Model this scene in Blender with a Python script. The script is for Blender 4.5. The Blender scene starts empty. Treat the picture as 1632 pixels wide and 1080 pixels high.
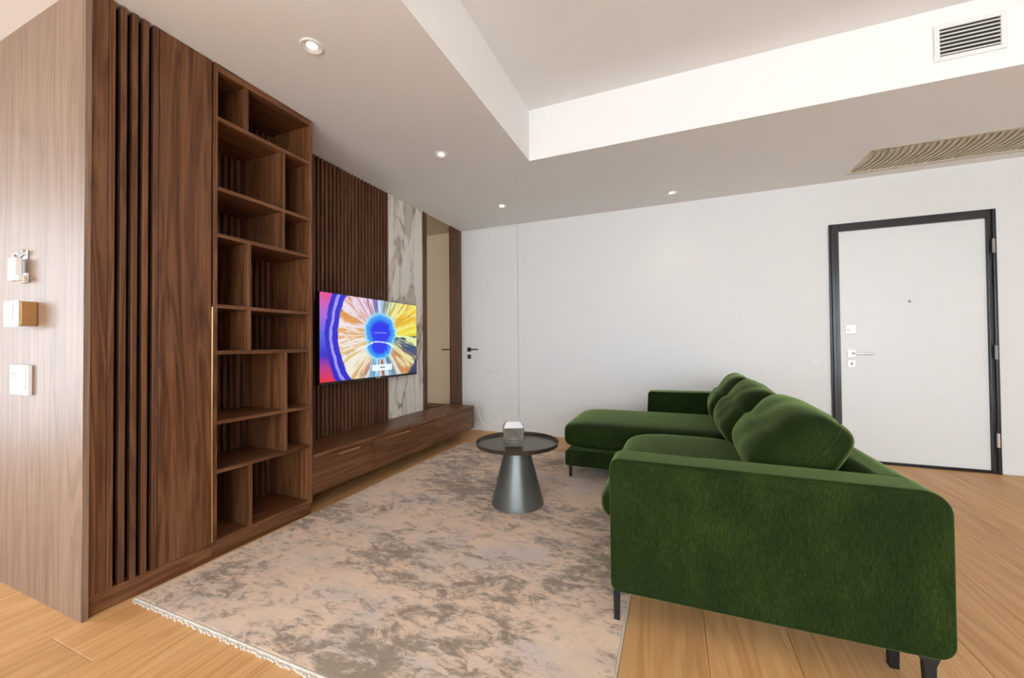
import bpy, bmesh, math, random
from mathutils import Vector, Matrix
random.seed(7)
scene = bpy.context.scene
COL = scene.collection

# ------------------------------------------------------------------ camera
F_PX, YAW, PITCH, ROLL, HC = 629.18, 22.367, 0.827, -0.47, 1.05
cd = bpy.data.cameras.new('camera'); cam = bpy.data.objects.new('camera', cd); COL.objects.link(cam)
cd.sensor_width = 36.0; cd.lens = 36.0 * F_PX / 1632; cd.clip_start = 0.02
_y, _p, _r = (math.radians(a) for a in (YAW, PITCH, ROLL))
Fv = Vector((-math.sin(_y)*math.cos(_p), math.cos(_y)*math.cos(_p), math.sin(_p)))
Rv = Vector((math.cos(_y), math.sin(_y), 0)); Uv = Rv.cross(Fv)
R2 = Rv*math.cos(_r) + Uv*math.sin(_r); U2 = -Rv*math.sin(_r) + Uv*math.cos(_r)
m = Matrix((R2, U2, -Fv)).transposed().to_4x4(); m.translation = (0, 0, HC)
cam.matrix_world = m
scene.camera = cam

# ------------------------------------------------------------------ world, daylight, exposure
world = bpy.data.worlds.new('sky'); scene.world = world; world.use_nodes = True
bg = world.node_tree.nodes['Background']
bg.inputs['Color'].default_value = (0.83, 0.92, 1.0, 1); bg.inputs['Strength'].default_value = 5.0
vs = scene.view_settings
vs.view_transform = 'Standard'; vs.look = 'None'; vs.gamma = 1.0; vs.use_curve_mapping = False
vs.exposure = 0.90

# room dimensions (metres, floor at z = 0)
XU, Y0, Y1 = -2.115, 0.779, 1.828        # face of the tall units, near end, far end of the bookcase
XTV, YB = -2.47, 4.354                   # television wall, back wall
ZC, ZT = 2.484, 2.881                    # ceiling, raised ceiling
XT, YT = -1.031, 2.891                   # edges of the raised ceiling
XL, XR, YR = -5.6, 4.2, -3.2             # outer walls

def portal(loc, rot, sx, sy):
    l = bpy.data.lights.new('window_daylight', 'AREA'); l.shape = 'RECTANGLE'; l.size = sx; l.size_y = sy
    l.cycles.is_portal = True
    o = bpy.data.objects.new('window_daylight', l); COL.objects.link(o); o.location = loc; o.rotation_euler = rot
portal((0.9, YR + 0.01, 1.28), (math.radians(90), 0, math.radians(180)), 5.9, 2.3)
portal((XL + 0.01, -1.32, 1.28), (math.radians(90), 0, math.radians(90)), 2.35, 2.3)

# ------------------------------------------------------------------ node helpers
class NT:
    def __init__(s, name):
        s.mat = bpy.data.materials.new(name); s.mat.use_nodes = True
        s.t = s.mat.node_tree; s.t.nodes.clear()
        s.out = s.t.nodes.new('ShaderNodeOutputMaterial')
        s.bsdf = s.t.nodes.new('ShaderNodeBsdfPrincipled')
        s.t.links.new(s.bsdf.outputs[0], s.out.inputs[0])
    def n(s, typ, **k):
        x = s.t.nodes.new(typ)
        for a, b in k.items(): setattr(x, a, b)
        return x
    def put(s, sock, val):
        if isinstance(val, bpy.types.NodeSocket): s.t.links.new(val, sock)
        elif isinstance(val, (tuple, list)) and len(val) == 3 and sock.type == 'RGBA': sock.default_value = (*val, 1)
        else: sock.default_value = val
    def math(s, op, a, b=None, c=None, clamp=False):
        x = s.n('ShaderNodeMath', operation=op, use_clamp=clamp); s.put(x.inputs[0], a)
        if b is not None: s.put(x.inputs[1], b)
        if c is not None: s.put(x.inputs[2], c)
        return x.outputs[0]
    def pos(s): return s.n('ShaderNodeNewGeometry').outputs['Position']
    def rnd(s): return s.n('ShaderNodeObjectInfo').outputs['Random']
    def scale(s, v, sc, off=None):
        x = s.n('ShaderNodeVectorMath', operation='MULTIPLY'); s.put(x.inputs[0], v); x.inputs[1].default_value = sc
        if off is None: return x.outputs[0]
        y = s.n('ShaderNodeVectorMath', operation='ADD'); s.put(y.inputs[0], x.outputs[0]); s.put(y.inputs[1], off)
        return y.outputs[0]
    def vec(s, x, y, z):
        c = s.n('ShaderNodeCombineXYZ'); s.put(c.inputs[0], x); s.put(c.inputs[1], y); s.put(c.inputs[2], z); return c.outputs[0]
    def noise(s, v, scale=1, detail=4, rough=.55, dist=0):
        x = s.n('ShaderNodeTexNoise'); s.put(x.inputs['Vector'], v)
        x.inputs['Scale'].default_value = scale; x.inputs['Detail'].default_value = detail
        x.inputs['Roughness'].default_value = rough; x.inputs['Distortion'].default_value = dist
        return x.outputs[0]
    def ramp(s, f, stops, interp='LINEAR'):
        x = s.n('ShaderNodeValToRGB'); s.put(x.inputs[0], f); r = x.color_ramp; r.interpolation = interp
        while len(r.elements) < len(stops): r.elements.new(0.5)
        for e, (p, c) in zip(r.elements, stops):
            e.position = p; e.color = (*c, 1) if not isinstance(c, (int, float)) else (c, c, c, 1)
        return x.outputs[0]
    def mix(s, f, a, b, mode='MIX'):
        x = s.n('ShaderNodeMix', data_type='RGBA', blend_type=mode)
        s.put(x.inputs[0], f); s.put(x.inputs[6], a); s.put(x.inputs[7], b); return x.outputs[2]
    def step(s, x, a, b):
        y = s.n('ShaderNodeMapRange', interpolation_type='SMOOTHSTEP'); s.put(y.inputs[0], x)
        y.inputs[1].default_value = a; y.inputs[2].default_value = b; return y.outputs[0]
    def bump(s, h, strength=.3, dist=.002):
        x = s.n('ShaderNodeBump'); s.put(x.inputs['Height'], h)
        x.inputs['Strength'].default_value = strength; x.inputs['Distance'].default_value = dist
        s.t.links.new(x.outputs[0], s.bsdf.inputs['Normal'])
    def set(s, **k):
        for a, b in k.items(): s.put(s.bsdf.inputs[a.replace('_', ' ')], b)
        return s.mat

def plain(name, col, rough=.5, metal=0, **k):
    t = NT(name); v = t.noise(t.pos(), 30, 3)
    c = t.mix(t.math('MULTIPLY', v, .12), col, tuple(x*.8 for x in col))
    return t.set(Base_Color=c, Roughness=rough, Metallic=metal, **k)

def wood(name, axis, dark, mid, light, rough=.38, fine=1.0, rand=.25, spec=.5):
    t = NT(name); a = 'xyz'.index(axis)
    st = [9.0*fine]*3; st[a] = .55*fine
    off = t.vec(t.math('MULTIPLY', t.rnd(), 7.3), t.math('MULTIPLY', t.rnd(), 3.1), t.math('MULTIPLY', t.rnd(), 5.7))
    p = t.scale(t.pos(), st, off)
    n1 = t.noise(p, 1.0, 3, .5, 1.2)
    rings = t.math('FRACT', t.math('MULTIPLY', n1, 7.0))
    rings = t.math('ABSOLUTE', t.math('SUBTRACT', rings, .5))
    st2 = [120.0*fine]*3; st2[a] = 2.5*fine
    n2 = t.noise(t.scale(t.pos(), st2, off), 1.0, 4, .65)
    st3 = [26.0*fine]*3; st3[a] = .8*fine
    n3 = t.noise(t.scale(t.pos(), st3, off), 1.0, 3, .6)
    f = t.math('ADD', t.math('MULTIPLY', rings, .55), t.math('ADD', t.math('MULTIPLY', n2, .42), t.math('MULTIPLY', n3, .45)))
    c = t.ramp(f, [(.28, dark), (.52, mid), (.85, light)])
    br = t.math('ADD', 1 - rand/2, t.math('MULTIPLY', t.rnd(), rand))
    c = t.mix(1.0, c, t.vec(br, br, br), 'MULTIPLY')
    t.bump(n2, .12, .001)
    return t.set(Base_Color=c, Roughness=rough, Specular_IOR_Level=spec)

M = {}
M['wall'] = plain('wall_paint', (.80, .795, .775), .55)
M['ceil'] = plain('ceiling_paint', (.87, .855, .835), .8)
M['door_white'] = plain('door_lacquer', (.80, .81, .80), .35)
M['walnut'] = wood('walnut_vertical', 'z', (.040, .0125, .0045), (.120, .045, .0175), (.235, .105, .046), .40, spec=.35)
M['walnut_slat'] = wood('walnut_slat', 'z', (.048, .0165, .0075), (.110, .044, .020), (.185, .083, .041), .46, rand=.35, spec=.3)
M['walnut_h'] = wood('walnut_horizontal', 'y', (.040, .0125, .0045), (.120, .045, .0175), (.235, .105, .046), .38, spec=.4)
M['veneer'] = wood('veneer_satin', 'z', (.13, .074, .045), (.21, .128, .083), (.30, .195, .132), .42, rand=0, spec=.5)
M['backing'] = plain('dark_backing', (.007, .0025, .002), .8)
M['oak'] = wood('oak_plank', 'y', (.47, .225, .082), (.61, .325, .130), (.70, .42, .19), .46, .8, rand=.16, spec=.35)
M['black_metal'] = plain('black_metal', (.012, .012, .014), .4, .3)
M['anthracite'] = plain('anthracite_lacquer', (.022, .024, .028), .22)
M['chrome'] = plain('chrome', (.75, .75, .75), .18, 1)
M['brass'] = plain('brass', (.62, .38, .17), .28, 1)
M['white_plastic'] = plain('white_plastic', (.82, .81, .78), .35)
M['grey_plastic'] = plain('grey_plastic', (.30, .30, .29), .3)
M['cone'] = plain('grey_green_metal', (.125, .132, .122), .33, .55)
M['tray_dark'] = plain('dark_bronze_tray', (.062, .044, .030), .30, .4)
M['grille'] = plain('beige_grille', (.62, .55, .42), .6)
M['vent_shade'] = plain('painted_vent_shade', (.02, .02, .018), .8)  # shade of the vent's inside, put into the colour
M['bezel'] = plain('television_bezel', (.008, .008, .010), .3)
M['mirror'] = NT('bronze_mirror').set(Base_Color=(.56, .44, .30), Metallic=1.0, Roughness=.03)

t = NT('concrete'); n_ = t.noise(t.pos(), 28, 6, .65)
M['concrete'] = t.set(Base_Color=t.ramp(n_, [(.3, (.085, .074, .058)), (.7, (.19, .17, .14))]), Roughness=.85); t.bump(n_, .3, .002)
t = NT('frosted_white'); M['frost'] = t.set(Base_Color=t.mix(t.noise(t.pos(), 60, 2), (.86, .88, .9), (.78, .8, .82)), Roughness=.2, Transmission_Weight=.25)
t = NT('pale_wire'); M['wire'] = t.set(Base_Color=t.mix(t.noise(t.pos(), 60, 2), (.47, .47, .47), (.53, .53, .53)), Roughness=.4)

# velvet
t = NT('green_velvet')
p = t.pos()
fine = t.noise(t.scale(p, (420, 420, 60)), 1, 3, .7)
patch = t.noise(t.scale(p, (6, 6, 4)), 1, 4, .6, .6)
f = t.math('ADD', t.math('MULTIPLY', fine, .72), t.math('MULTIPLY', patch, .34))
c = t.ramp(f, [(.34, (.0030, .0068, .0007)), (.53, (.0090, .0195, .0017)), (.72, (.026, .048, .006))])
t.bump(fine, .35, .003)
M['velvet'] = t.set(Base_Color=c, Roughness=.85, Sheen_Weight=.85, Sheen_Roughness=.22, Sheen_Tint=(.42, .58, .20), Specular_IOR_Level=.15)

# rug
t = NT('distressed_rug'); p = t.pos()
big = t.noise(t.scale(p, (1.1, 1.5, 1), (2.35, 1.9, 0.)), 1, 3, .5, .4)
strokes = t.noise(t.scale(p, (6, 10, 1)), 1, 10, .74, .7)
s2 = t.noise(t.scale(p, (17, 34, 1), (4., 2., 0.)), 1, 8, .72, 1.0)
gate = t.noise(t.scale(p, (3.4, 4.6, 1), (1., 8., 0.)), 1, 4, .6, .4)
lil = t.noise(t.scale(p, (2.2, 2.6, 1), (9., 5., 0.)), 1, 5, .62)
f = t.math('ADD', t.math('MULTIPLY', big, .70), t.math('ADD', t.math('MULTIPLY', strokes, .85), t.math('MULTIPLY', s2, .35)))
mask = t.step(f, .915, 1.06)
base = t.mix(t.step(lil, .46, .66), (.79, .585, .43), (.63, .53, .475))
base = t.mix(t.math('MULTIPLY', t.step(strokes, .44, .60), .45), base, (.60, .465, .36))
tau = t.mix(t.noise(t.scale(p, (9, 14, 1)), 1, 7, .75), (.17, .118, .078), (.40, .315, .245))
c = t.mix(t.math('MULTIPLY', mask, .88), base, tau)
flecks = t.math('MULTIPLY', t.step(s2, .50, .60), t.step(gate, .44, .58))
c = t.mix(t.math('MULTIPLY', flecks, .55), c, (.27, .20, .15))
light = t.math('MULTIPLY', t.step(s2, .46, .38), t.step(gate, .56, .44))
c = t.mix(t.math('MULTIPLY', light, .5), c, (.76, .60, .46))
pile = t.noise(p, 600, 2)
t.bump(t.math('ADD', pile, t.math('MULTIPLY', mask, -1.2)), .5, .004)
M['rug'] = t.set(Base_Color=c, Roughness=.95, Sheen_Weight=.1)
t = NT('rug_binding'); M['binding'] = t.set(Base_Color=t.mix(t.noise(t.pos(), 90, 3), (.72, .66, .58), (.5, .44, .37)), Roughness=.9)

# marble
t = NT('white_marble'); p = t.scale(t.pos(), (1, 2.4, .85))
warp = t.n('ShaderNodeTexNoise'); t.put(warp.inputs['Vector'], p); warp.inputs['Scale'].default_value = 1.6; warp.inputs['Detail'].default_value = 4
pw = t.n('ShaderNodeVectorMath', operation='MULTIPLY_ADD'); t.put(pw.inputs[0], warp.outputs['Color']); pw.inputs[1].default_value = (1.0, 1.5, 1.0); t.put(pw.inputs[2], p)
vo = t.n('ShaderNodeTexVoronoi', feature='DISTANCE_TO_EDGE'); t.put(vo.inputs['Vector'], pw.outputs[0]); vo.inputs['Scale'].default_value = 1.25
vein = t.math('SUBTRACT', 1.0, t.step(vo.outputs['Distance'], .0, .06))
vo2 = t.n('ShaderNodeTexVoronoi', feature='F1'); t.put(vo2.inputs['Vector'], pw.outputs[0]); vo2.inputs['Scale'].default_value = 1.25
cell = t.ramp(vo2.outputs['Color'], [(.42, (.80, .755, .68)), (.62, (.52, .45, .365)), (.8, (.68, .63, .55))])
cl = t.noise(pw.outputs[0], 3, 6, .65)
streak = t.noise(t.scale(t.pos(), (1, 16, 1.1)), 1, 6, .65, .6)
c = t.mix(t.math('MULTIPLY', cl, .55), cell, (.66, .60, .52))
c = t.mix(t.math('MULTIPLY', t.step(streak, .5, .68), .65), c, (.36, .29, .215))
c = t.mix(t.math('MULTIPLY', t.math('MULTIPLY', vein, t.step(cl, .35, .6)), .8), c, (.20, .15, .10))
M['marble'] = t.set(Base_Color=c, Roughness=.22)

# television picture
t = NT('television_picture')
uv = t.n('ShaderNodeTexCoord').outputs['UV']; sep = t.n('ShaderNodeSeparateXYZ'); t.put(sep.inputs[0], uv)
U, V = sep.outputs[0], sep.outputs[1]
px = t.math('MULTIPLY', t.math('SUBTRACT', U, .54), 1.72); py = t.math('SUBTRACT', V, .54)
rr = t.math('SQRT', t.math('ADD', t.math('MULTIPLY', px, px), t.math('MULTIPLY', py, py)))
an = t.math('DIVIDE', t.math('ARCTAN2', py, px), 2*math.pi)          # -.5 .. .5, 0 = right
an1 = t.math('FRACT', t.math('ADD', an, 1.0))                          # 0 right, .25 up, .5 left, .75 down
cosA = t.math('DIVIDE', px, t.math('MAXIMUM', rr, .001)); sinA = t.math('DIVIDE', py, t.math('MAXIMUM', rr, .001))
q = t.vec(t.math('MULTIPLY', cosA, 7), t.math('MULTIPLY', sinA, 7), t.math('MULTIPLY', rr, 1.6))
st1 = t.noise(q, 1.0, 5, .65, .5)
q2 = t.vec(t.math('MULTIPLY', cosA, 15), t.math('MULTIPLY', sinA, 15), t.math('MULTIPLY', rr, 2.2))
st2 = t.noise(q2, 1.0, 4, .6, .3)
soft = t.ramp(an1, [(0, (.80, .78, .10)), (.06, (.85, .70, .05)), (.14, (.80, .78, .35)), (.22, (.50, .72, .85)), (.32, (.75, .58, .82)), (.42, (.80, .70, .78)), (.56, (.85, .83, .80)), (.66, (.80, .74, .50)), (.72, (.35, .70, .85)), (.80, (.55, .75, .80)), (.90, (.75, .62, .30)), (.97, (.75, .85, .35))])
hard = t.ramp(an1, [(0, (.72, .62, .01)), (.07, (.75, .42, .01)), (.16, (.45, .42, .05)), (.25, (.02, .12, .45)), (.35, (.55, .18, .10)), (.45, (.70, .30, .06)), (.58, (.72, .50, .18)), (.66, (.65, .22, .03)), (.71, (.02, .28, .55)), (.77, (.45, .10, .02)), (.82, (.03, .22, .45)), (.88, (.62, .22, .02)), (.95, (.02, .06, .15))])
c = t.mix(t.step(st1, .47, .56), soft, hard)
c = t.mix(t.math('MULTIPLY', t.step(st2, .58, .72), .4), c, (.88, .88, .93))
dark = t.math('MULTIPLY', t.step(st2, .36, .30), t.step(rr, .2, .35))
c = t.mix(dark, c, (.05, .05, .16))
# blue ring on the left and what lies beyond it
rx = t.math('SUBTRACT', U, .72); rl = t.math('SQRT', t.math('ADD', t.math('MULTIPLY', t.math('MULTIPLY', rx, rx), 3.0), t.math('MULTIPLY', t.math('MULTIPLY', py, py), 1.25)))
wob = t.math('MULTIPLY', t.math('SUBTRACT', t.noise(t.vec(t.math('MULTIPLY', U, 4), t.math('MULTIPLY', V, 4), 0.0), 1, 3), .5), .12)
rl = t.math('ADD', rl, wob)
leftm = t.math('LESS_THAN', U, .5)
beyond = t.ramp(V, [(.0, (.75, .02, .04)), (.16, (.45, .03, .25)), (.3, (.01, .01, .55)), (.55, (.10, .12, .75)), (.8, (.45, .12, .60)), (1.0, (.75, .05, .25))])
c = t.mix(t.math('MULTIPLY', leftm, t.step(rl, .985, 1.0)), c, (.012, .008, .55))
c = t.mix(t.math('MULTIPLY', leftm, t.math('MULTIPLY', t.step(rl, 1.065, 1.08), t.step(rl, 1.125, 1.10))), c, (.34, .30, .85))
c = t.mix(t.math('MULTIPLY', leftm, t.step(rl, 1.17, 1.19)), c, beyond)
# dark blue lower right corner
cr = t.math('ADD', t.math('MULTIPLY', U, 1.0), t.math('MULTIPLY', V, -.55))
c = t.mix(t.step(t.math('ADD', cr, t.math('MULTIPLY', wob, .6)), .86, .90), c, (.01, .025, .10))
# blue flower-like blob with a second lobe below
wv = t.math('MULTIPLY', t.math('SUBTRACT', st1, .5), .55)
def lobe(cx, cy, ax, ay):
    a = t.math('DIVIDE', t.math('SUBTRACT', U, cx), ax); b = t.math('DIVIDE', t.math('SUBTRACT', V, cy), ay)
    return t.math('ADD', t.math('SQRT', t.math('ADD', t.math('MULTIPLY', a, a), t.math('MULTIPLY', b, b))), wv)
l1 = lobe(.555, .585, .150, .215); l2 = lobe(.545, .40, .125, .155)
ld = t.math('MINIMUM', l1, l2)
glow = t.step(ld, 1.38, .98)
c = t.mix(t.math('MULTIPLY', glow, .9), c, (.25, .72, .95))
c = t.mix(t.step(ld, 1.08, .98), c, (.02, .30, .85))
c = t.mix(t.step(ld, .92, .55), c, (.003, .015, .80))
arc = lobe(.545, .33, .16, .125)
c = t.mix(t.math('MULTIPLY', t.math('GREATER_THAN', V, .385), t.math('MULTIPLY', t.step(arc, .93, .97), t.step(arc, 1.07, 1.03))), c, (.75, .92, .98))
def rect(x0, x1, y0, y1):
    a = t.math('MULTIPLY', t.math('GREATER_THAN', U, x0), t.math('LESS_THAN', U, x1))
    b = t.math('MULTIPLY', t.math('GREATER_THAN', V, y0), t.math('LESS_THAN', V, y1)); return t.math('MULTIPLY', a, b)
c = t.mix(t.math('MULTIPLY', rect(.485, .625, .566, .578), .6), c, (.35, .45, .9))
c = t.mix(rect(.46, .68, .075, .155), c, (.80, .90, .92))
c = t.mix(rect(.545, .60, .108, .124), c, (.12, .2, .25))
M['picture'] = t.set(Base_Color=(.01, .01, .01), Roughness=.25, Emission_Color=c, Emission_Strength=.55)
t = NT('lamp_glow'); M['glow'] = t.set(Base_Color=t.mix(t.noise(t.pos(), 50, 2), (.9, .85, .78), (.85, .8, .7)), Emission_Color=(1, .86, .68), Emission_Strength=4.0)
t = NT('window_glass'); tr = t.n('ShaderNodeBsdfTransparent'); gl = t.n('ShaderNodeBsdfGlossy'); gl.inputs['Roughness'].default_value = .02
mx = t.n('ShaderNodeMixShader'); mx.inputs[0].default_value = .05; t.t.links.new(tr.outputs[0], mx.inputs[1]); t.t.links.new(gl.outputs[0], mx.inputs[2]); t.t.links.new(mx.outputs[0], t.out.inputs[0])
M['glass'] = t.mat

# ------------------------------------------------------------------ mesh helpers
def box(bm, x0, x1, y0, y1, z0, z1, bev=0, seg=2):
    r = bmesh.ops.create_cube(bm, size=1.0); vsn = r['verts']
    for v in vsn:
        v.co = Vector(((x0+x1)/2 + v.co.x*(x1-x0), (y0+y1)/2 + v.co.y*(y1-y0), (z0+z1)/2 + v.co.z*(z1-z0)))
    if bev:
        es = list({e for v in vsn for e in v.link_edges})
        bmesh.ops.bevel(bm, geom=es, offset=bev, segments=seg, affect='EDGES', profile=.5)
def B(*a, **k):
    bm = bmesh.new(); box(bm, *a, **k); return bm
def lathe(bm, prof, n=48, c=(0, 0, 0)):
    rings = []
    for r, z in prof:
        if r < 1e-6: rings.append([bm.verts.new((c[0], c[1], c[2]+z))])
        else: rings.append([bm.verts.new((c[0]+r*math.cos(2*math.pi*i/n), c[1]+r*math.sin(2*math.pi*i/n), c[2]+z)) for i in range(n)])
    for a, b in zip(rings, rings[1:]):
        for i in range(n):
            j = (i+1) % n
            if len(a) == 1 and len(b) == 1: continue
            if len(a) == 1: bm.faces.new((a[0], b[j], b[i]))
            elif len(b) == 1: bm.faces.new((a[i], a[j], b[0]))
            else: bm.faces.new((a[i], a[j], b[j], b[i]))
    bmesh.ops.recalc_face_normals(bm, faces=bm.faces)
def tube(bm, pts, r, n=8, closed=False):
    pts = [Vector(p) for p in pts]; N = len(pts); rings = []
    for i, p in enumerate(pts):
        a = pts[i-1] if (i or closed) else p; b = pts[(i+1) % N] if (i < N-1 or closed) else p
        d = (b-a).normalized(); u = d.cross(Vector((.3, 1, .2))).normalized(); w = d.cross(u)
        rings.append([bm.verts.new(p + r*(u*math.cos(2*math.pi*k/n) + w*math.sin(2*math.pi*k/n))) for k in range(n)])
    for i in range(N if closed else N-1):
        a, b = rings[i], rings[(i+1) % N]
        for k in range(n): bm.faces.new((a[k], a[(k+1) % n], b[(k+1) % n], b[k]))
    if not closed: bm.faces.new(rings[0]); bm.faces.new(rings[-1])
    bmesh.ops.recalc_face_normals(bm, faces=bm.faces)
def squircle(size, n=5, cuts=14, fn=None):
    """soft box: a cube pulled onto a superquadric, then shaped by fn(p, size)"""
    bm = bmesh.new(); bmesh.ops.create_cube(bm, size=2.0)
    bmesh.ops.subdivide_edges(bm, edges=bm.edges[:], cuts=cuts, use_grid_fill=True)
    for v in bm.verts:
        # spread samples so the rounded rims get more of them
        p = Vector([math.sin(c*math.pi/2) if abs(c) < 1 else c for c in v.co])
        if isinstance(n, tuple):
            lo_, hi_ = .2, 1.0
            for _ in range(24):
                md = (lo_+hi_)/2
                if sum(abs(md*c_)**e_ for c_, e_ in zip(p, n)) > 1: hi_ = md
                else: lo_ = md
            p = p * lo_
        else: p = p / (abs(p.x)**n + abs(p.y)**n + abs(p.z)**n)**(1/n)
        q = Vector((p.x*size[0]/2, p.y*size[1]/2, p.z*size[2]/2))
        v.co = fn(p, q) if fn else q
    return bm
def wloc(o):
    v = Vector((0, 0, 0))
    while o: v += o.location; o = o.parent
    return v
def obj(name, bm, mat, parent=None, smooth=False, origin=None):
    """link one mesh (given in world coordinates) as one object; origin at the base centre, or at the parent"""
    me = bpy.data.meshes.new(name)
    if parent is not None: o0 = wloc(parent)
    elif origin is not None: o0 = Vector(origin)
    else:
        xs = [v.co for v in bm.verts]
        o0 = Vector(((min(v.x for v in xs)+max(v.x for v in xs))/2, (min(v.y for v in xs)+max(v.y for v in xs))/2, min(v.z for v in xs)))
    bmesh.ops.translate(bm, verts=bm.verts[:], vec=-o0)
    bm.normal_update(); bm.to_mesh(me); bm.free(); me.materials.append(mat)
    if smooth:
        for pl in me.polygons: pl.use_smooth = True
        if smooth is True: me.set_sharp_from_angle(angle=math.radians(40))
    o = bpy.data.objects.new(name, me); COL.objects.link(o)
    if smooth == 'soft':
        wn = o.modifiers.new('weighted_normals', 'WEIGHTED_NORMAL'); wn.weight = 100; wn.keep_sharp = False
    if parent is not None: o.parent = parent
    else: o.location = o0
    return o
def tag(o, label=None, cat=None, group=None, kind=None):
    for k, v in (('label', label), ('category', cat), ('group', group), ('kind', kind)):
        if v: o[k] = v
    return o
def thing(name, loc, label, cat, group=None):
    o = bpy.data.objects.new(name, None); o.empty_display_size = .1; COL.objects.link(o); o.location = loc
    return tag(o, label, cat, group)
def struct(name, bm, mat, label=None, cat=None):
    return tag(obj(name, bm, mat), label, cat, None, 'structure')
def inst(name, me_obj, parent, loc):
    """another object sharing the mesh of me_obj, its origin at world loc"""
    o = me_obj.copy(); o.name = name; COL.objects.link(o); o.parent = parent
    o.location = Vector(loc) - wloc(parent); return o
def unit(name, bm, mat, parent, loc):
    """mesh built around its own origin, placed at world loc under parent"""
    me = bpy.data.meshes.new(name); bm.normal_update(); bm.to_mesh(me); bm.free(); me.materials.append(mat)
    o = bpy.data.objects.new(name, me); COL.objects.link(o); o.parent = parent
    o.location = Vector(loc) - (wloc(parent) if parent else Vector((0, 0, 0))); return o

# ------------------------------------------------------------------ the room
# floor: a slab with wide oak planks laid on it, running towards the back wall
fl = struct('floor', B(XL, XR, YR, YB, -.12, -.016), M['backing'], 'light oak plank floor', 'floor')
PW = .2735; cache = {}
x = XL; i = 0
x0s = -2.098 - PW * math.ceil((-2.098 - XL) / PW)
k = 0
while x0s + k*PW < XR:
    a = max(XL, x0s + k*PW); b = min(XR, x0s + (k+1)*PW); k += 1
    if b - a < .01: continue
    y = YR - random.choice((0, .5, .9, 1.3, 1.7))
    while y < YB:
        L = random.choice((2.0, 2.2, 2.4)); c0 = max(y, YR); c1 = min(y + L, YB); y += L
        if c1 - c0 < .05: continue
        key = (round(b-a, 3), round(c1-c0, 3)); at = ((a+b)/2, (c0+c1)/2, 0)
        if key in cache: inst('plank', cache[key], fl, at)
        else: cache[key] = unit('plank', B(-(b-a)/2+.0006, (b-a)/2-.0006, -(c1-c0)/2+.0006, (c1-c0)/2-.0006, -.016, 0, bev=.0012, seg=1), M['oak'], fl, at)

# ceiling: lower ring with a raised field, and a slot for the grille
GX0, GX1, GY0, GY1 = 1.385, 2.95, 3.735, 4.225
bm = bmesh.new()
box(bm, XL, XT, YR, YB, ZC, ZT+.1)
box(bm, XT, 3.4, YT, GY0, ZC, ZT+.1)
box(bm, XT, GX0, GY0, YB, ZC, ZT+.1); box(bm, GX1, 3.4, GY0, YB, ZC, ZT+.1)
box(bm, GX0, GX1, GY1, YB, ZC, ZT+.1); box(bm, GX0, GX1, GY0, GY1, ZC+.05, ZT+.1)
box(bm, 3.4, XR, YR, YB, ZC, ZT+.1); box(bm, XT, 3.4, YR, -1.2, ZC, ZT+.1)
box(bm, XT, 3.4, -1.2, YT, ZT, ZT+.1)
struct('ceiling', bm, M['ceil'], 'white plaster ceiling with a raised rectangular field', 'ceiling')

# walls
D1 = (-2.445, -1.709, 2.472)                       # flush door opening
D2 = (1.290, 2.364, 2.098)                         # entrance door frame
bm = bmesh.new(); T = .15
box(bm, XTV-T, D1[0], YB, YB+T, 0, ZC); box(bm, D1[1], D2[0], YB, YB+T, 0, ZC)
box(bm, D1[0], D1[1], YB, YB+T, D1[2], ZC); box(bm, D2[1], XR, YB, YB+T, 0, ZC)
box(bm, D2[0], D2[1], YB, YB+T, D2[2], ZC)
box(bm, D1[0], D1[1], YB+.0005, YB+.11, -.12, .002); box(bm, D2[0], D2[1], YB+.1005, YB+.11, -.12, .002); box(bm, D1[0], D1[1], YB+.11, YB+T, -.1, D1[2]); box(bm, D2[0], D2[1], YB+.11, YB+T, -.1, D2[2])  # unseen closing boxes behind the doors, added to stop sky light leaking in
struct('wall_back', bm, M['wall'], 'white painted back wall', 'wall')
struct('wall_left', B(XTV-.03-T, XTV-.03, Y0+.02, YB, 0, ZC), M['wall'], 'wall behind the wood units', 'wall')
struct('wall_front', B(XL, XU+.006, Y0, Y0+.02, 0, ZC, bev=.001, seg=1), M['veneer'], 'satin brown veneer wall with switches', 'wall')
struct('wall_right', B(XR, XR+T, YR, YB, 0, ZC), M['wall'])
bm = bmesh.new()
box(bm, XL, -2.05, YR-T, YR, 0, ZT); box(bm, 3.85, XR, YR-T, YR, 0, ZT); box(bm, -2.05, 3.85, YR-T, YR, 0, .13); box(bm, -2.05, 3.85, YR-T, YR, 2.43, ZT)
struct('wall_rear', bm, M['wall'])
bm = bmesh.new()
box(bm, XL-T, XL, YR, -2.5, 0, ZC); box(bm, XL-T, XL, -.15, Y0, 0, ZC); box(bm, XL-T, XL, -2.5, -.15, 0, .13); box(bm, XL-T, XL, -2.5, -.15, 2.43, ZC)
struct('wall_side', bm, M['wall'])
# windows behind the camera
bm = bmesh.new()
for xx in (-2.05, -.10, 1.86, 3.79): box(bm, xx, xx+.06, YR-.10, YR-.04, .13, 2.43)
box(bm, -2.05, 3.85, YR-.10, YR-.04, .13, .19); box(bm, -2.05, 3.85, YR-.10, YR-.04, 2.37, 2.43)
w1 = struct('window_1', bm, M['anthracite'])
for xx in (-1.99, -.04, 1.92): obj('pane', B(xx, xx+1.88, YR-.074, YR-.066, .19, 2.37), M['glass'], w1)
bm = bmesh.new()
for yy in (-2.5, -.21): box(bm, XL-.10, XL-.04, yy, yy+.06, .13, 2.43)
box(bm, XL-.10, XL-.04, -2.5, -.15, .13, .19); box(bm, XL-.10, XL-.04, -2.5, -.15, 2.37, 2.43)
w2 = struct('window_2', bm, M['anthracite'])
obj('pane', B(XL-.074, XL-.066, -2.44, -.21, .19, 2.37), M['glass'], w2)

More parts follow.
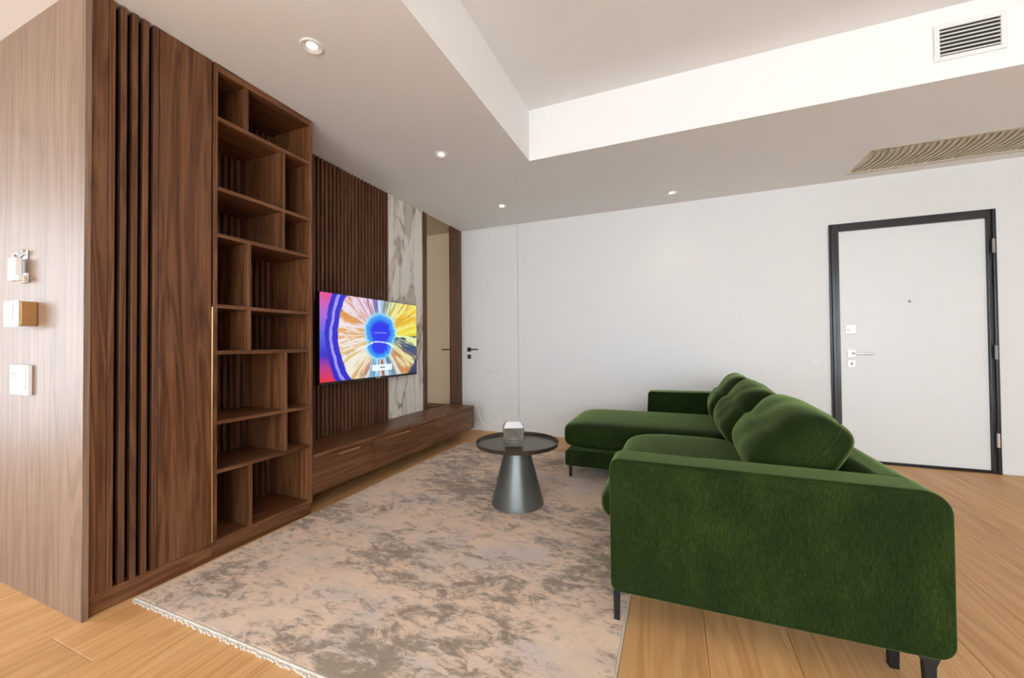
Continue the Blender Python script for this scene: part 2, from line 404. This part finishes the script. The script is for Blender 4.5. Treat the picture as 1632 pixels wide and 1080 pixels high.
# flush white door in the back wall
d1 = struct('door_1', B(D1[0]+.003, D1[1]-.004, YB+.001, YB+.045, .004, D1[2]-.003), M['wall'], 'flush white door with black lever handle beside the mirror', 'door')
hp = obj('handle_plate', B(-2.395, -2.345, YB-.007, YB+.001, .968, 1.020, bev=.002), M['black_metal'], d1)
bm = bmesh.new(); tube(bm, [(-2.37, YB-.007, .996), (-2.37, YB-.045, .996), (-2.355, YB-.052, .996), (-2.225, YB-.052, .996)], .0075, 10)
obj('lever', bm, M['black_metal'], hp, True)
lp = obj('lock_plate', B(-2.393, -2.345, YB-.007, YB+.001, .880, .930, bev=.002), M['black_metal'], d1)
bm = bmesh.new(); lathe(bm, [(0, 0), (.009, 0), (.009, .004), (0, .004)], 16)
bmesh.ops.rotate(bm, verts=bm.verts[:], matrix=Matrix.Rotation(math.radians(90), 3, 'X')); bmesh.ops.translate(bm, verts=bm.verts[:], vec=(-2.369, YB-.007, .905))
obj('keyhole', bm, M['chrome'], lp)

# entrance door
JW = .080
d2 = struct('door_2', B(D2[0]+JW-.008, D2[1]-JW*.72+.006, YB+.004, YB+.06, .022, D2[2]-.068), M['door_white'], 'white entrance door leaf in a thick black frame', 'door')
def jamb(xa, xb, flip):
    bm = bmesh.new(); w = xb-xa
    box(bm, xa, xb, YB-.018, YB+.10, 0, D2[2], bev=.003)
    return bm
obj('frame_jamb', jamb(D2[0], D2[0]+JW-.01, 0), M['anthracite'], d2)
obj('frame_jamb', jamb(D2[1]-JW*.72+.008, D2[1], 1), M['anthracite'], d2)
obj('frame_molding', B(D2[0]+.012, D2[0]+.040, YB-.034, YB-.0181, 0, D2[2]-.012, bev=.004), M['anthracite'], d2)
obj('frame_molding', B(D2[1]-.026, D2[1]-.006, YB-.034, YB-.0181, 0, D2[2]-.006, bev=.004), M['anthracite'], d2)
obj('frame_header', B(D2[0]+JW-.0098, D2[1]-JW*.72+.0078, YB-.018, YB+.10, D2[2]-.066, D2[2], bev=.003), M['anthracite'], d2)
obj('threshold', B(D2[0]+JW-.0098, D2[1]-JW*.72+.0078, YB-.012, YB+.08, 0, .021, bev=.002), M['black_metal'], d2)
def plate(parent, name, x0, x1, z0, z1, mat):
    return obj(name, B(x0, x1, YB-.005, YB+.004, z0, z1, bev=.0015), mat, parent)
a = plate(d2, 'handle_plate', 1.412, 1.466, .920, .978, M['chrome'])
bm = bmesh.new(); tube(bm, [(1.439, YB-.005, .950), (1.439, YB-.045, .950), (1.452, YB-.052, .950), (1.575, YB-.052, .947)], .009, 10); obj('lever', bm, M['chrome'], a, True)
a = plate(d2, 'lock_plate', 1.412, 1.464, .832, .888, M['chrome'])
obj('keyhole', B(1.434, 1.444, YB-.008, YB-.005, .848, .872), M['black_metal'], a)
a = plate(d2, 'latch_plate', 1.402, 1.470, 1.126, 1.196, M['chrome'])
bm = bmesh.new(); lathe(bm, [(0, 0), (.018, 0), (.018, .018), (.014, .022), (0, .022)], 20)
bmesh.ops.rotate(bm, verts=bm.verts[:], matrix=Matrix.Rotation(math.radians(90), 3, 'X')); bmesh.ops.translate(bm, verts=bm.verts[:], vec=(1.428, YB-.005, 1.161))
obj('thumb_turn', bm, M['chrome'], a, True)
bm = bmesh.new(); lathe(bm, [(0, 0), (.011, 0), (.010, .004), (.006, .004), (.005, .002), (0, .002)], 20)
bmesh.ops.rotate(bm, verts=bm.verts[:], matrix=Matrix.Rotation(math.radians(90), 3, 'X')); bmesh.ops.translate(bm, verts=bm.verts[:], vec=(1.840, YB+.004, 1.388))
obj('peephole', bm, M['grey_plastic'], d2, True)
for z, c in ((1.80, 'grey_plastic'), (.96, 'grey_plastic'), (.27, 'chrome')):
    bm = bmesh.new(); lathe(bm, [(0, -.055), (.009, -.055), (.009, .055), (0, .055)], 16, (D2[1]-.030, YB-.043, z))
    obj('hinge', bm, M[c], d2, True)
struct('baseboard_back', B(D2[1]+.002, XR-.001, YB-.004, YB, 0, .065), M['door_white'])
struct('baseboard_left', B(D1[1]+.002, D2[0]-.002, YB-.004, YB, 0, .065), M['door_white'])

# ------------------------------------------------------------------ tall cabinet
XB = XTV - .028          # back of the units
cb = thing('tall_cabinet', (XU-.17, 1.02, 0), 'tall walnut wardrobe with a vertical slatted strip and a plain door', 'cabinet')
CY0, CY1 = Y0+.0205, 1.247
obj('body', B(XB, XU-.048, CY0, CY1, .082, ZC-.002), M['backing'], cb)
obj('plinth', B(XU-.06, XU-.010, CY0, CY1, 0, .080, bev=.001, seg=1), M['walnut_h'], cb)
obj('side_stile', B(XU-.0295, XU-.002, CY0, .851, .083, ZC-.003, bev=.001, seg=1), M['walnut'], cb)
sl = None; SP = .0372; SW = .0190
for k in range(5):
    at = (XU-.0155, .853 + SW/2 + k*SP, (.083+ZC-.003)/2); h = ZC-.003-.083
    if sl is None: sl = unit('slat', B(-.0139, .0139, -SW/2, SW/2, -h/2, h/2, bev=.001, seg=1), M['walnut_slat'], cb, at)
    else: inst('slat', sl, cb, at)
dr = obj('door', B(XU-.0295, XU-.002, 1.0235, 1.238, .083, ZC-.003, bev=.001, seg=1), M['walnut'], cb)
tag(obj('door_handle', B(XU-.020, XU+.004, 1.2385, 1.2455, .09, 1.25, bev=.001, seg=1), M['brass'], dr), 'slim vertical brass door pull')

# ------------------------------------------------------------------ bookcase
bk = thing('bookcase', (XU-.17, 1.54, 0), 'tall open walnut bookcase with staggered compartments beside the television', 'bookcase')
BY0, BY1 = 1.2475, Y1
obj('side_panel', B(XB, XU, BY0, BY0+.018, .071, ZC-.002, bev=.001, seg=1), M['walnut'], bk)
obj('side_panel', B(XB, XU, BY1-.020, BY1, .071, ZC-.002, bev=.001, seg=1), M['walnut'], bk)
I0, I1 = BY0+.0182, BY1-.0202
obj('top_board', B(XB, XU, I0, I1, ZC-.040, ZC-.002, bev=.001, seg=1), M['walnut_h'], bk)
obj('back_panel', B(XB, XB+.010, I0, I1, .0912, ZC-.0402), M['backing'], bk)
obj('plinth', B(XU-.06, XU-.012, BY0, BY1-.004, 0, .070, bev=.001, seg=1), M['walnut_h'], bk)
bm = bmesh.new(); lathe(bm, [(0, 0), (.004, 0), (.004, .003), (0, .003)], 12)
bmesh.ops.rotate(bm, verts=bm.verts[:], matrix=Matrix.Rotation(math.radians(90), 3, 'Y')); bmesh.ops.translate(bm, verts=bm.verts[:], vec=(XU-.012, BY1-.03, .045))
obj('plinth_screw', bm, M['chrome'], bk)
SH = [2.205, 1.850, 1.614, 1.256, 1.022, .672, .428, .081]
XS = XB + .034                                    # boards start in front of the back slats
for z in SH: obj('shelf_board', B(XB+.0104 if z < .1 else XS, XU-.001, I0, I1, z-.010, z+.010, bev=.001, seg=1), M['walnut_h'], bk)
tops = [ZC-.030] + SH
for n_, (za, zb) in enumerate(((tops[0], SH[0]), (SH[0], SH[1]), (SH[1], SH[2]), (SH[2], SH[3]), (SH[3], SH[4]), (SH[4], SH[5]), (SH[5], SH[6]), (SH[6], SH[7]))):
    yc = (1.413, 1.630, 1.630, 1.428, 1.428, 1.645, 1.645, 1.436)[n_]
    obj('divider', B(XS, XU-.001, yc-.009, yc+.009, zb+.0102, za-.0102, bev=.001, seg=1), M['walnut'], bk)
sl = None; h = ZC-.0404-.0914
for k in range(14):
    at = (XB+.022, I0 + .022 + k*.0385, .0914+h/2)
    if at[1] + .011 > I1: break
    if sl is None: sl = unit('back_slat', B(-.0116, .0116, -.0105, .0105, -h/2, h/2, bev=.001, seg=1), M['walnut_slat'], bk, at)
    else: inst('back_slat', sl, bk, at)

# ------------------------------------------------------------------ television wall
def slat_panel(name, ya, yb, label, pitch, sw):
    t_ = thing(name, (XTV-.02, (ya+yb)/2, 0), label, 'wall panel')
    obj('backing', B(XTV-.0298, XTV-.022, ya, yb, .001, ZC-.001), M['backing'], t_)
    n = int((yb-ya)/pitch + .3); s0 = None; h = ZC-.003
    for k in range(n):
        at = (XTV-.0108, ya + sw/2 + .002 + k*pitch, .001+h/2)
        if at[1]+sw/2 > yb+.0005: break
        if s0 is None: s0 = unit('slat', B(-.011, .0108, -sw/2, sw/2, -h/2, h/2, bev=.001, seg=1), M['walnut_slat'], t_, at)
        else: inst('slat', s0, t_, at)
    return t_
slat_panel('slat_cladding', Y1+.002, 2.978, 'wide panel of dark walnut slats behind the television', .0385, .0195)
mb = obj('marble_panel', B(XTV-.0298, XTV-.004, 2.980, 3.521, .001, ZC-.001, bev=.001, seg=1), M['marble'])
tag(mb, 'tall white marble slab with brown veins between slats and mirror', 'wall panel')
slat_panel('slatted_strip', 3.523, 3.600, 'narrow dark slatted strip between marble slab and bronze mirror', .038, .034)
mr = thing('wall_mirror', (XTV-.01, 3.84, 0), 'tall bronze tinted mirror panel beside the white flush door', 'mirror')
obj('mirror_glass', B(XTV-.0298, XTV-.010, 3.602, 4.083, .001, ZC-.001), M['mirror'], mr)
slat_panel('slatted_corner_panel', 4.085, YB-.001, 'dark walnut slatted strip in the room corner right of the mirror', .0664, .064)

# floating console
KX, K0, K1, KZ0, KZ1 = -2.112, Y1+.004, 3.985, .112, .366
kc = thing('media_console', ((XTV+KX)/2, (K0+K1)/2, KZ0), 'long floating walnut console under the television with brass handles', 'console')
obj('top_board', B(XTV+.002, KX, K0, K1, KZ1-.022, KZ1, bev=.0015, seg=1), M['walnut_h'], kc)
obj('carcass', B(XTV+.002, KX-.024, K0, K1, KZ0, KZ1-.0222), M['walnut_h'], kc)
for a, b, hy in ((K0, 2.375, (2.016, 2.204)), (2.378, 3.180, (2.562, 2.780)), (3.183, K1, None)):
    d = obj('drawer', B(KX-.0238, KX-.002, a+.001, b-.001, KZ0, KZ1-.026, bev=.0015, seg=1), M['walnut_h'], kc)
    if hy:
        bm = bmesh.new(); zc = .326
        tube(bm, [(KX-.002, hy[0]+.01, zc), (KX+.018, hy[0]+.01, zc)], .004, 8); tube(bm, [(KX-.002, hy[1]-.01, zc), (KX+.018, hy[1]-.01, zc)], .004, 8)
        box(bm, KX+.014, KX+.022, hy[0], hy[1], zc-.006, zc+.006, bev=.002)
        tag(obj('handle', bm, M['brass'], d), 'brass bar handle')

# television
TX, TY0, TY1, TZ0, TZ1 = -2.364, 2.096, 3.263, .766, 1.452
tv = thing('television', (XTV, (TY0+TY1)/2, TZ0), 'flat television showing a bright blue and yellow abstract picture', 'television')
obj('casing', B(TX-.035, TX-.001, TY0, TY1, TZ0, TZ1, bev=.004), M['bezel'], tv)
obj('rear_housing', B(TX-.062, TX-.0352, TY0+.2, TY1-.2, TZ0+.05, TZ0+.45, bev=.006), M['bezel'], tv)
obj('wall_bracket', B(XTV+.0005, TX-.0622, (TY0+TY1)/2-.2, (TY0+TY1)/2+.2, TZ0+.15, TZ0+.40), M['black_metal'], tv)
bm = bmesh.new(); bl, bb = .007, .020
vs_ = [bm.verts.new(p) for p in ((TX, TY0+bl, TZ0+bb), (TX, TY1-bl, TZ0+bb), (TX, TY1-bl, TZ1-bl), (TX, TY0+bl, TZ1-bl))]
f_ = bm.faces.new(vs_); uvl = bm.loops.layers.uv.new('UVMap')
for lo, c_ in zip(f_.loops, ((0, 0), (1, 0), (1, 1), (0, 1))): lo[uvl].uv = c_
r_ = bmesh.ops.extrude_face_region(bm, geom=[f_]); bmesh.ops.translate(bm, verts=[g for g in r_['geom'] if isinstance(g, bmesh.types.BMVert)], vec=(.0006, 0, 0))
tag(obj('screen', bm, M['picture'], tv), 'glowing picture with a blue centre and radiating streaks')
obj('maker_mark', B(TX-.001, TX+.0004, 2.68, 2.74, TZ0+.006, TZ0+.014), M['chrome'], tv)

# ------------------------------------------------------------------ rug
RX0, RX1, RY0, RY1 = -2.092, -.188, .935, 3.72
rg = thing('area_rug', ((RX0+RX1)/2, (RY0+RY1)/2, 0), 'large beige and taupe distressed abstract rug on the oak floor', 'rug')
obj('pile', B(RX0, RX1, RY0+.004, RY1, .0005, .012, bev=.003), M['rug'], rg)
obj('binding', B(RX1+.0002, RX1+.006, RY0, RY1, .0005, .011, bev=.002), M['binding'], rg)
bm = bmesh.new(); box(bm, RX0, RX1, RY0-.006, RY0+.0038, .0005, .0115, bev=.003)
xx = RX0 + .004
while xx < RX1 - .01:
    w_ = random.uniform(.006, .016); box(bm, xx, xx+w_, RY0-.006-random.uniform(.004, .012), RY0-.004, .0008, random.uniform(.006, .010)); xx += w_ + random.uniform(.001, .006)
tag(obj('fringe', bm, M['binding'], rg), 'short white fringed edge', kind='stuff')

# ------------------------------------------------------------------ coffee table with concrete pot
TC = (-.965, 2.42)
ct = thing('coffee_table', (*TC, .012), 'round dark tray-top coffee table on a grey metal cone', 'table')
bm = bmesh.new(); lathe(bm, [(0, .0122), (.168, .0122), (.170, .015), (.168, .03), (.074, .392), (0, .392)], 64, (*TC, 0)); obj('cone_base', bm, M['cone'], ct, True)
bm = bmesh.new(); lathe(bm, [(0, .3922), (.255, .3922), (.268, .397), (.272, .420), (.269, .421), (.262, .404), (0, .403)], 72, (*TC, 0)); obj('tray_top', bm, M['tray_dark'], ct, True)
PX, PY, PZ = -.972, 2.372, .4032
pt = thing('concrete_pot', (PX, PY, PZ), 'small two-tier square concrete pot with white lid on the coffee table', 'pot')
def pot_part(name, half, z0, h, taper, mat, label=None):
    bm = bmesh.new(); box(bm, -half, half, -half, half, 0, h, bev=.004)
    for v in bm.verts: v.co.x *= 1 + taper*v.co.z/h; v.co.y *= 1 + taper*v.co.z/h
    return tag(pot_obj(name, bm, z0, mat), label)
def pot_obj(name, bm, z0, mat):
    bmesh.ops.rotate(bm, verts=bm.verts[:], matrix=Matrix.Rotation(math.radians(24), 3, 'Z'))
    bmesh.ops.translate(bm, verts=bm.verts[:], vec=(PX, PY, PZ+z0)); return obj(name, bm, mat, pt)
pot_part('pot_base', .056, 0, .040, 0, M['concrete'])
pot_part('pot_body', .0635, .0402, .078, .06, M['concrete'])
pot_part('lid', .065, .1184, .038, -.32, M['frost'], 'frosted white bevelled lid')
pot_obj('side_knob', B(-.046, -.034, -.0605, -.0562, .014, .026, bev=.002), 0, M['black_metal'])
# pale wire loops rising from the pot
def spline(pts, n=10, closed=False):
    P = [Vector(p) for p in pts]; out = []; N = len(P); rng = range(N if closed else N-1)
    for i in rng:
        p0, p1, p2, p3 = (P[(i-1) % N], P[i], P[(i+1) % N], P[(i+2) % N]) if closed else (P[max(i-1, 0)], P[i], P[i+1], P[min(i+2, N-1)])
        for k in range(n):
            s_ = k/n; out.append(.5*((2*p1) + (p2-p0)*s_ + (2*p0-5*p1+4*p2-p3)*s_*s_ + (3*p1-p0-3*p2+p3)*s_**3))
    if not closed: out.append(P[-1])
    return out
def wp(u, v, Y=PY):
    d = Fv*F_PX + R2*(u-816) - U2*(v-540); k = Y/d.y; return Vector((0, 0, HC)) + d*k
bm = bmesh.new(); tube(bm, spline([wp(803, 657), wp(803, 640), wp(801, 612), wp(798, 597), wp(790, 592), wp(777, 597), wp(764, 613), wp(762, 640), wp(765, 665), wp(773, 677), wp(785, 677), wp(797, 668)]), .0013, 6)
obj('wire_loop', bm, M['wire'], pt, True)
bm = bmesh.new(); tube(bm, spline([wp(821, 657), wp(819, 640), wp(817, 618), wp(812, 603), wp(803, 595)]), .0010, 6)
obj('wire_loop', bm, M['wire'], pt, True)

# ------------------------------------------------------------------ sofa
SX0, SX1, SY0, SY1 = -.236, .737, 1.520, 4.08
so = thing('corner_sofa', (.1, 2.8, 0), 'dark green velvet corner sofa with chaise on slim black legs', 'sofa')
def slab(x0, x1, y0, y1, z0, z1, r, cuts=0, fn=None):
    bm = bmesh.new(); box(bm, x0, x1, y0, y1, z0, z1, bev=r, seg=5)
    return bm
def profile_slab(pts_r, y0, y1, edge):
    """extrude a rounded x-z outline along y and soften its rims"""
    out = []
    N = len(pts_r)
    for i in range(N):
        p = Vector(pts_r[i][:2]); r = pts_r[i][2]; a = (Vector(pts_r[i-1][:2])-p).normalized(); b = (Vector(pts_r[(i+1) % N][:2])-p).normalized()
        th = a.angle(b); d_ = r/math.tan(th/2); c_ = p + (a+b).normalized()*(r/math.sin(th/2))
        s_ = p + a*d_; e_ = p + b*d_
        v0 = s_-c_; v1 = e_-c_; ang = v0.angle_signed(v1)
        for k in range(9):
            rot = Matrix.Rotation(-ang*k/8, 2); out.append(c_ + rot @ v0)
    bm = bmesh.new(); f0 = bm.faces.new([bm.verts.new((p.x, y0, p.y)) for p in out])
    ex = bmesh.ops.extrude_face_region(bm, geom=[f0]); bmesh.ops.translate(bm, verts=[g for g in ex['geom'] if isinstance(g, bmesh.types.BMVert)], vec=(0, y1-y0, 0))
    bmesh.ops.recalc_face_normals(bm, faces=bm.faces)
    rim = [e for e in bm.edges if abs(e.verts[0].co.y-e.verts[1].co.y) < 1e-6]
    bmesh.ops.bevel(bm, geom=rim, offset=edge, segments=4, affect='EDGES', profile=.5)
    return bm
AW = .165
obj('arm', profile_slab([(SX0, .118, .030), (SX0, .616, .034), (SX1, .612, .065), (SX1, .128, .05)], SY0, SY0+AW, .022), M['velvet'], so, 'soft')
obj('arm', profile_slab([(SX0-.02, .118, .03), (SX0, .600, .03), (SX1, .610, .06), (SX1, .118, .05)], SY1-.17, SY1, .02), M['velvet'], so, 'soft')
obj('backrest', profile_slab([(.575, .122, .02), (.600, .606, .03), (SX1, .611, .065), (SX1, .130, .05)], SY0+AW+.001, SY1-.171, .004), M['velvet'], so, 'soft')
obj('seat_base', slab(SX0+.01, .518, SY0+AW+.001, 3.000, .122, .262, .02), M['velvet'], so, 'soft')
obj('chaise_base', slab(-.800, .518, 3.002, SY1-.172, .108, .228, .02), M['velvet'], so, 'soft')
def seat_fn(c, lift):
    def fn(p, q):
        return Vector((q.x + c[0], q.y + c[1], q.z*(1 + lift*(1-p.x*p.x)*(1-p.y*p.y)) + c[2]))
    return fn
def seat(x0, x1, y0, y1, z0, z1, n, lift):
    return squircle((x1-x0, y1-y0, z1-z0), n, 22, seat_fn(((x0+x1)/2, (y0+y1)/2, (z0+z1)/2), lift))
obj('seat_cushion', seat(-.322, .44, SY0+AW+.004, 2.996, .262, .430, (3.4, 14, 2.8), .03), M['velvet'], so, 'all')
obj('chaise_cushion', seat(-.838, .44, 3.000, SY1-.174, .229, .432, (8, 8, 4.5), .04), M['velvet'], so, 'all')
def leg(x, y, z0, z1, w=.010):
    bm = bmesh.new(); box(bm, x-w, x+w, y-w, y+w, z0, z1)
    for v in bm.verts:
        if v.co.z > (z0+z1)/2: v.co.x = x + (v.co.x-x)*1.15; v.co.y = y + (v.co.y-y)*1.15
    return obj('leg', bm, M['black_metal'], so)
leg(-.214, 1.545, .0122, .1178); leg(-.770, 3.065, .0122, .1078); leg(-.770, 3.86, .0002, .1078)
leg(-.20, 4.03, .0002, .1178); leg(.68, 4.03, .0002, .118)
leg(.640, 1.662, .0002, .1178, .012)
bm = bmesh.new()
prof = [(.745, .128), (.690, .128), (.706, .108), (.712, .0), (.734, .0), (.735, .1)]
f0 = bm.faces.new([bm.verts.new((x_-.04, 1.545, z_*.98+.0002)) for x_, z_ in prof]); ex = bmesh.ops.extrude_face_region(bm, geom=[f0])
bmesh.ops.translate(bm, verts=[g for g in ex['geom'] if isinstance(g, bmesh.types.BMVert)], vec=(0, .022, 0)); bmesh.ops.recalc_face_normals(bm, faces=bm.faces)
obj('leg', bm, M['black_metal'], so)

# loose back cushions
def cushion(c, size, lean, yaw, roll, label, seed):
    rnd = random.Random(seed); ph = [rnd.uniform(0, 6.28) for _ in range(6)]
    rm = Matrix.Rotation(math.radians(yaw), 3, 'Z') @ Matrix.Rotation(math.radians(lean), 3, 'Y') @ Matrix.Rotation(math.radians(roll), 3, 'X')
    def fn(p, q):
        e = max(abs(p.y), abs(p.z)); th = (1-.42*abs(p.y)**5)*(1-.40*abs(p.z)**4)
        x = q.x*th + .004*math.sin(4*p.y+ph[0])*math.sin(5*p.z+ph[1]) + .0016*math.sin(11*p.y+ph[2]+5*p.z)
        pin = 1 - .05*(1-abs(p.z)**2)*abs(p.y)**4
        v = Vector((x, q.y*pin, q.z*(1 - .04*(1-p.y**2) + .02*math.sin(4*p.y+ph[3]))))
        if p.z < 0: v.x *= 1.12
        return rm @ v + Vector(c)
    bm = squircle(size, 5.0, 26, fn)
    o = obj('back_cushion', bm, M['velvet'], None, 'all')
    tag(o, label, 'cushion', 'sofa back cushions')
    # seam around the rim
    pts = []
    for k in range(96):
        a = 2*math.pi*k/96; cx, cz = math.cos(a), math.sin(a); kk = (abs(cx)**5 + abs(cz)**5)**(1/5)
        p = Vector((0, cx/kk, cz/kk)); q = Vector((0, p.y*size[1]/2, p.z*size[2]/2)); pts.append(fn(p, q))
    bm = bmesh.new(); tube(bm, pts, .0035, 6, True)
    obj('seam', bm, M['velvet'], o, True)
    return o
cushion((.442, 2.098, .614), (.25, .80, .39), 38, 0, 0, 'large green velvet back cushion nearest the near sofa arm', 1)
cushion((.412, 2.835, .612), (.23, .64, .40), 34, 5, 4, 'green velvet back cushion in the middle of the sofa', 2)
cushion((.405, 3.515, .618), (.23, .70, .40), 32, -3, 0, 'green velvet back cushion over the chaise by the far arm', 3)

# ------------------------------------------------------------------ ceiling fittings
def downlight(x, y, label, watts=.25):
    d = thing('downlight', (x, y, ZC-.006), label, 'downlight', 'recessed ceiling spotlights')
    bm = bmesh.new(); lathe(bm, [(.0240, -.0005), (.053, -.0005), (.053, -.003), (.047, -.007), (.040, -.006), (.034, -.0016), (.0240, -.0008), (.0240, -.0005)], 40, (x, y, ZC)); obj('trim_ring', bm, M['white_plastic'], d, True)
    bm = bmesh.new(); lathe(bm, [(0, -.0004), (.0235, -.0004), (.0235, -.002), (.017, -.0032), (0, -.0036)], 32, (x, y, ZC)); obj('lens', bm, M['glow'], d, True)
    l = bpy.data.lights.new('downlight_beam', 'SPOT'); l.energy = watts*6; l.color = (1, .82, .6); l.spot_size = math.radians(95); l.spot_blend = .8; l.shadow_soft_size = .03
    o = bpy.data.objects.new('downlight_beam', l); COL.objects.link(o); o.parent = d; o.location = (0, 0, -.02)
downlight(-1.582, 1.365, 'recessed ceiling spotlight nearest the camera above the rug')
downlight(-1.604, 2.527, 'recessed ceiling spotlight in front of the television slats')
downlight(-1.630, 3.718, 'recessed ceiling spotlight in front of the bronze mirror')
downlight(-.003, 4.042, 'recessed ceiling spotlight near the middle of the back wall')

# wall vent on the raised ceiling's upright face
vx0, vx1, vz0, vz1 = 1.345, 1.634, 2.585, 2.785
va = thing('air_vent', ((vx0+vx1)/2, YT, vz0), 'white louvred air vent high on the ceiling upstand', 'vent')
fr = bmesh.new(); w_ = .024
box(fr, vx0, vx0+w_, YT-.010, YT-.0005, vz0, vz1, bev=.002); box(fr, vx1-w_, vx1, YT-.010, YT-.0005, vz0, vz1, bev=.002)
box(fr, vx0+w_, vx1-w_, YT-.010, YT-.0005, vz0, vz0+w_, bev=.002); box(fr, vx0+w_, vx1-w_, YT-.010, YT-.0005, vz1-w_, vz1, bev=.002)
obj('vent_frame', fr, M['white_plastic'], va)
obj('vent_shade_sheet', B(vx0+w_, vx1-w_, YT-.002, YT-.0005, vz0+w_, vz1-w_), M['vent_shade'], va)  # flat dark sheet stands in for shade inside the vent; nothing is recessed
b0 = None
for k in range(7):
    z = vz0+w_+.010 + k*(vz1-vz0-2*w_-.012)/6.6
    if b0 is None:
        bm = bmesh.new(); box(bm, -(vx1-vx0)/2+w_, (vx1-vx0)/2-w_, -.0035, .0035, -.0012, .0012)
        bmesh.ops.rotate(bm, verts=bm.verts[:], matrix=Matrix.Rotation(math.radians(-35), 3, 'X')); b0 = unit('louvre', bm, M['white_plastic'], va, ((vx0+vx1)/2, YT-.0065, z))
    else: inst('louvre', b0, va, ((vx0+vx1)/2, YT-.0065, z))

# slot grille in the ceiling
gr = thing('ceiling_grille', ((GX0+GX1)/2, (GY0+GY1)/2, ZC), 'long beige finned ceiling grille above the entrance door', 'vent')
obj('grille_frame', B(GX0, GX1, GY0, GY0+.018, ZC-.004, ZC+.03, bev=.002), M['grille'], gr)
obj('grille_frame', B(GX0, GX1, GY1-.035, GY1, ZC-.002, ZC+.03, bev=.002), M['grille'], gr)
obj('grille_backing', B(GX0+.001, GX1-.001, GY0+.019, GY1-.036, ZC+.0145, ZC+.049), M['grille'], gr)
f0 = None; k = 0
while GX0 + .03 + k*.040 < GX1 - .06:
    xg = GX0 + .03 + k*.040; k += 1
    if f0 is None:
        bm = bmesh.new(); n = 8; ya, yb = GY0+.0185, GY1-.0355; rows = []
        for j in range(n+1):
            s_ = j/n; bow = .045*(1-(2*s_-1)**2); y_ = ya + (yb-ya)*s_ - (GY0+GY1)/2
            rows.append([bm.verts.new((bow+dx, y_, dz)) for dx, dz in ((0, .004), (.020, .004), (.024, .014), (.004, .014))])
        for a, b in zip(rows, rows[1:]):
            for q_ in range(4): bm.faces.new((a[q_], a[(q_+1) % 4], b[(q_+1) % 4], b[q_]))
        bm.faces.new(rows[0]); bm.faces.new(rows[-1]); bmesh.ops.recalc_face_normals(bm, faces=bm.faces)
        f0 = unit('fin', bm, M['grille'], gr, (xg, (GY0+GY1)/2, ZC))
    else: inst('fin', f0, gr, (xg, (GY0+GY1)/2, ZC))

# ------------------------------------------------------------------ small fittings
# on the veneer wall
rh = thing('remote_holder', (-2.60, Y0, 1.335), 'slim white remote in a wall cradle above the thermostat', 'remote')
obj('cradle', B(-2.635, -2.565, Y0-.014, Y0-.0005, 1.335, 1.375, bev=.003), M['white_plastic'], rh)
obj('remote_body', B(-2.645, -2.580, Y0-.040, Y0-.0145, 1.340, 1.440, bev=.005), M['white_plastic'], rh)
obj('remote_clip', B(-2.578, -2.556, Y0-.036, Y0-.0145, 1.338, 1.362, bev=.003), M['white_plastic'], rh)
obj('hook_plate', B(-2.650, -2.572, Y0-.006, Y0-.0005, 1.436, 1.474, bev=.002), M['chrome'], rh)
bm = bmesh.new(); tube(bm, spline([(-2.660, Y0-.014, 1.446), (-2.640, Y0-.020, 1.462), (-2.600, Y0-.020, 1.458), (-2.572, Y0-.014, 1.470)]), .006, 8); obj('hook', bm, M['chrome'], rh, True)
th = thing('thermostat', (-2.54, Y0, 1.14), 'boxy white and bronze thermostat between the remote and the switch plate', 'thermostat')
obj('housing', B(-2.600, -2.484, Y0-.050, Y0-.0005, 1.146, 1.246, bev=.004), M['brass'], th)
obj('front_plate', B(-2.606, -2.478, Y0-.060, Y0-.0505, 1.140, 1.250, bev=.004), M['white_plastic'], th)
obj('display', B(-2.582, -2.515, Y0-.0615, Y0-.0602, 1.162, 1.236), M['grey_plastic'], th)
sw = thing('wall_switch', (-2.62, Y0, .85), 'square white switch plate, lowest fitting on the veneer wall', 'switch')
SWX = -2.610
obj('switch_plate', B(SWX-.085, SWX+.085, Y0-.016, Y0-.0005, .852, .980, bev=.003), M['white_plastic'], sw)
obj('rocker', B(SWX-.073, SWX+.073, Y0-.020, Y0-.0162, .876, .968, bev=.003), M['white_plastic'], sw)
obj('rocker_line', B(SWX-.045, SWX+.045, Y0-.0206, Y0-.0202, .884, .887), M['grey_plastic'], sw)
bm = bmesh.new(); hp_ = []
for k in range(24):
    a = 2*math.pi*k/24; hp_.append(Vector((SWX-.035 + .0010*16*math.sin(a)**3, Y0-.0206, .940 + .0009*(13*math.cos(a)-5*math.cos(2*a)-2*math.cos(3*a)-math.cos(4*a)))))
tube(bm, hp_, .0009, 5, True); obj('heart_mark', bm, M['grey_plastic'], sw)
# beside the entrance door
ws = thing('wall_socket', (1.163, YB, .85), 'small white socket plate on the back wall left of the entrance door', 'socket')
obj('socket_plate', B(1.122, 1.204, YB-.008, YB-.0005, .852, .900, bev=.002), M['white_plastic'], ws)
obj('socket_insert', B(1.132, 1.194, YB-.010, YB-.0082, .860, .892, bev=.001), M['white_plastic'], ws)
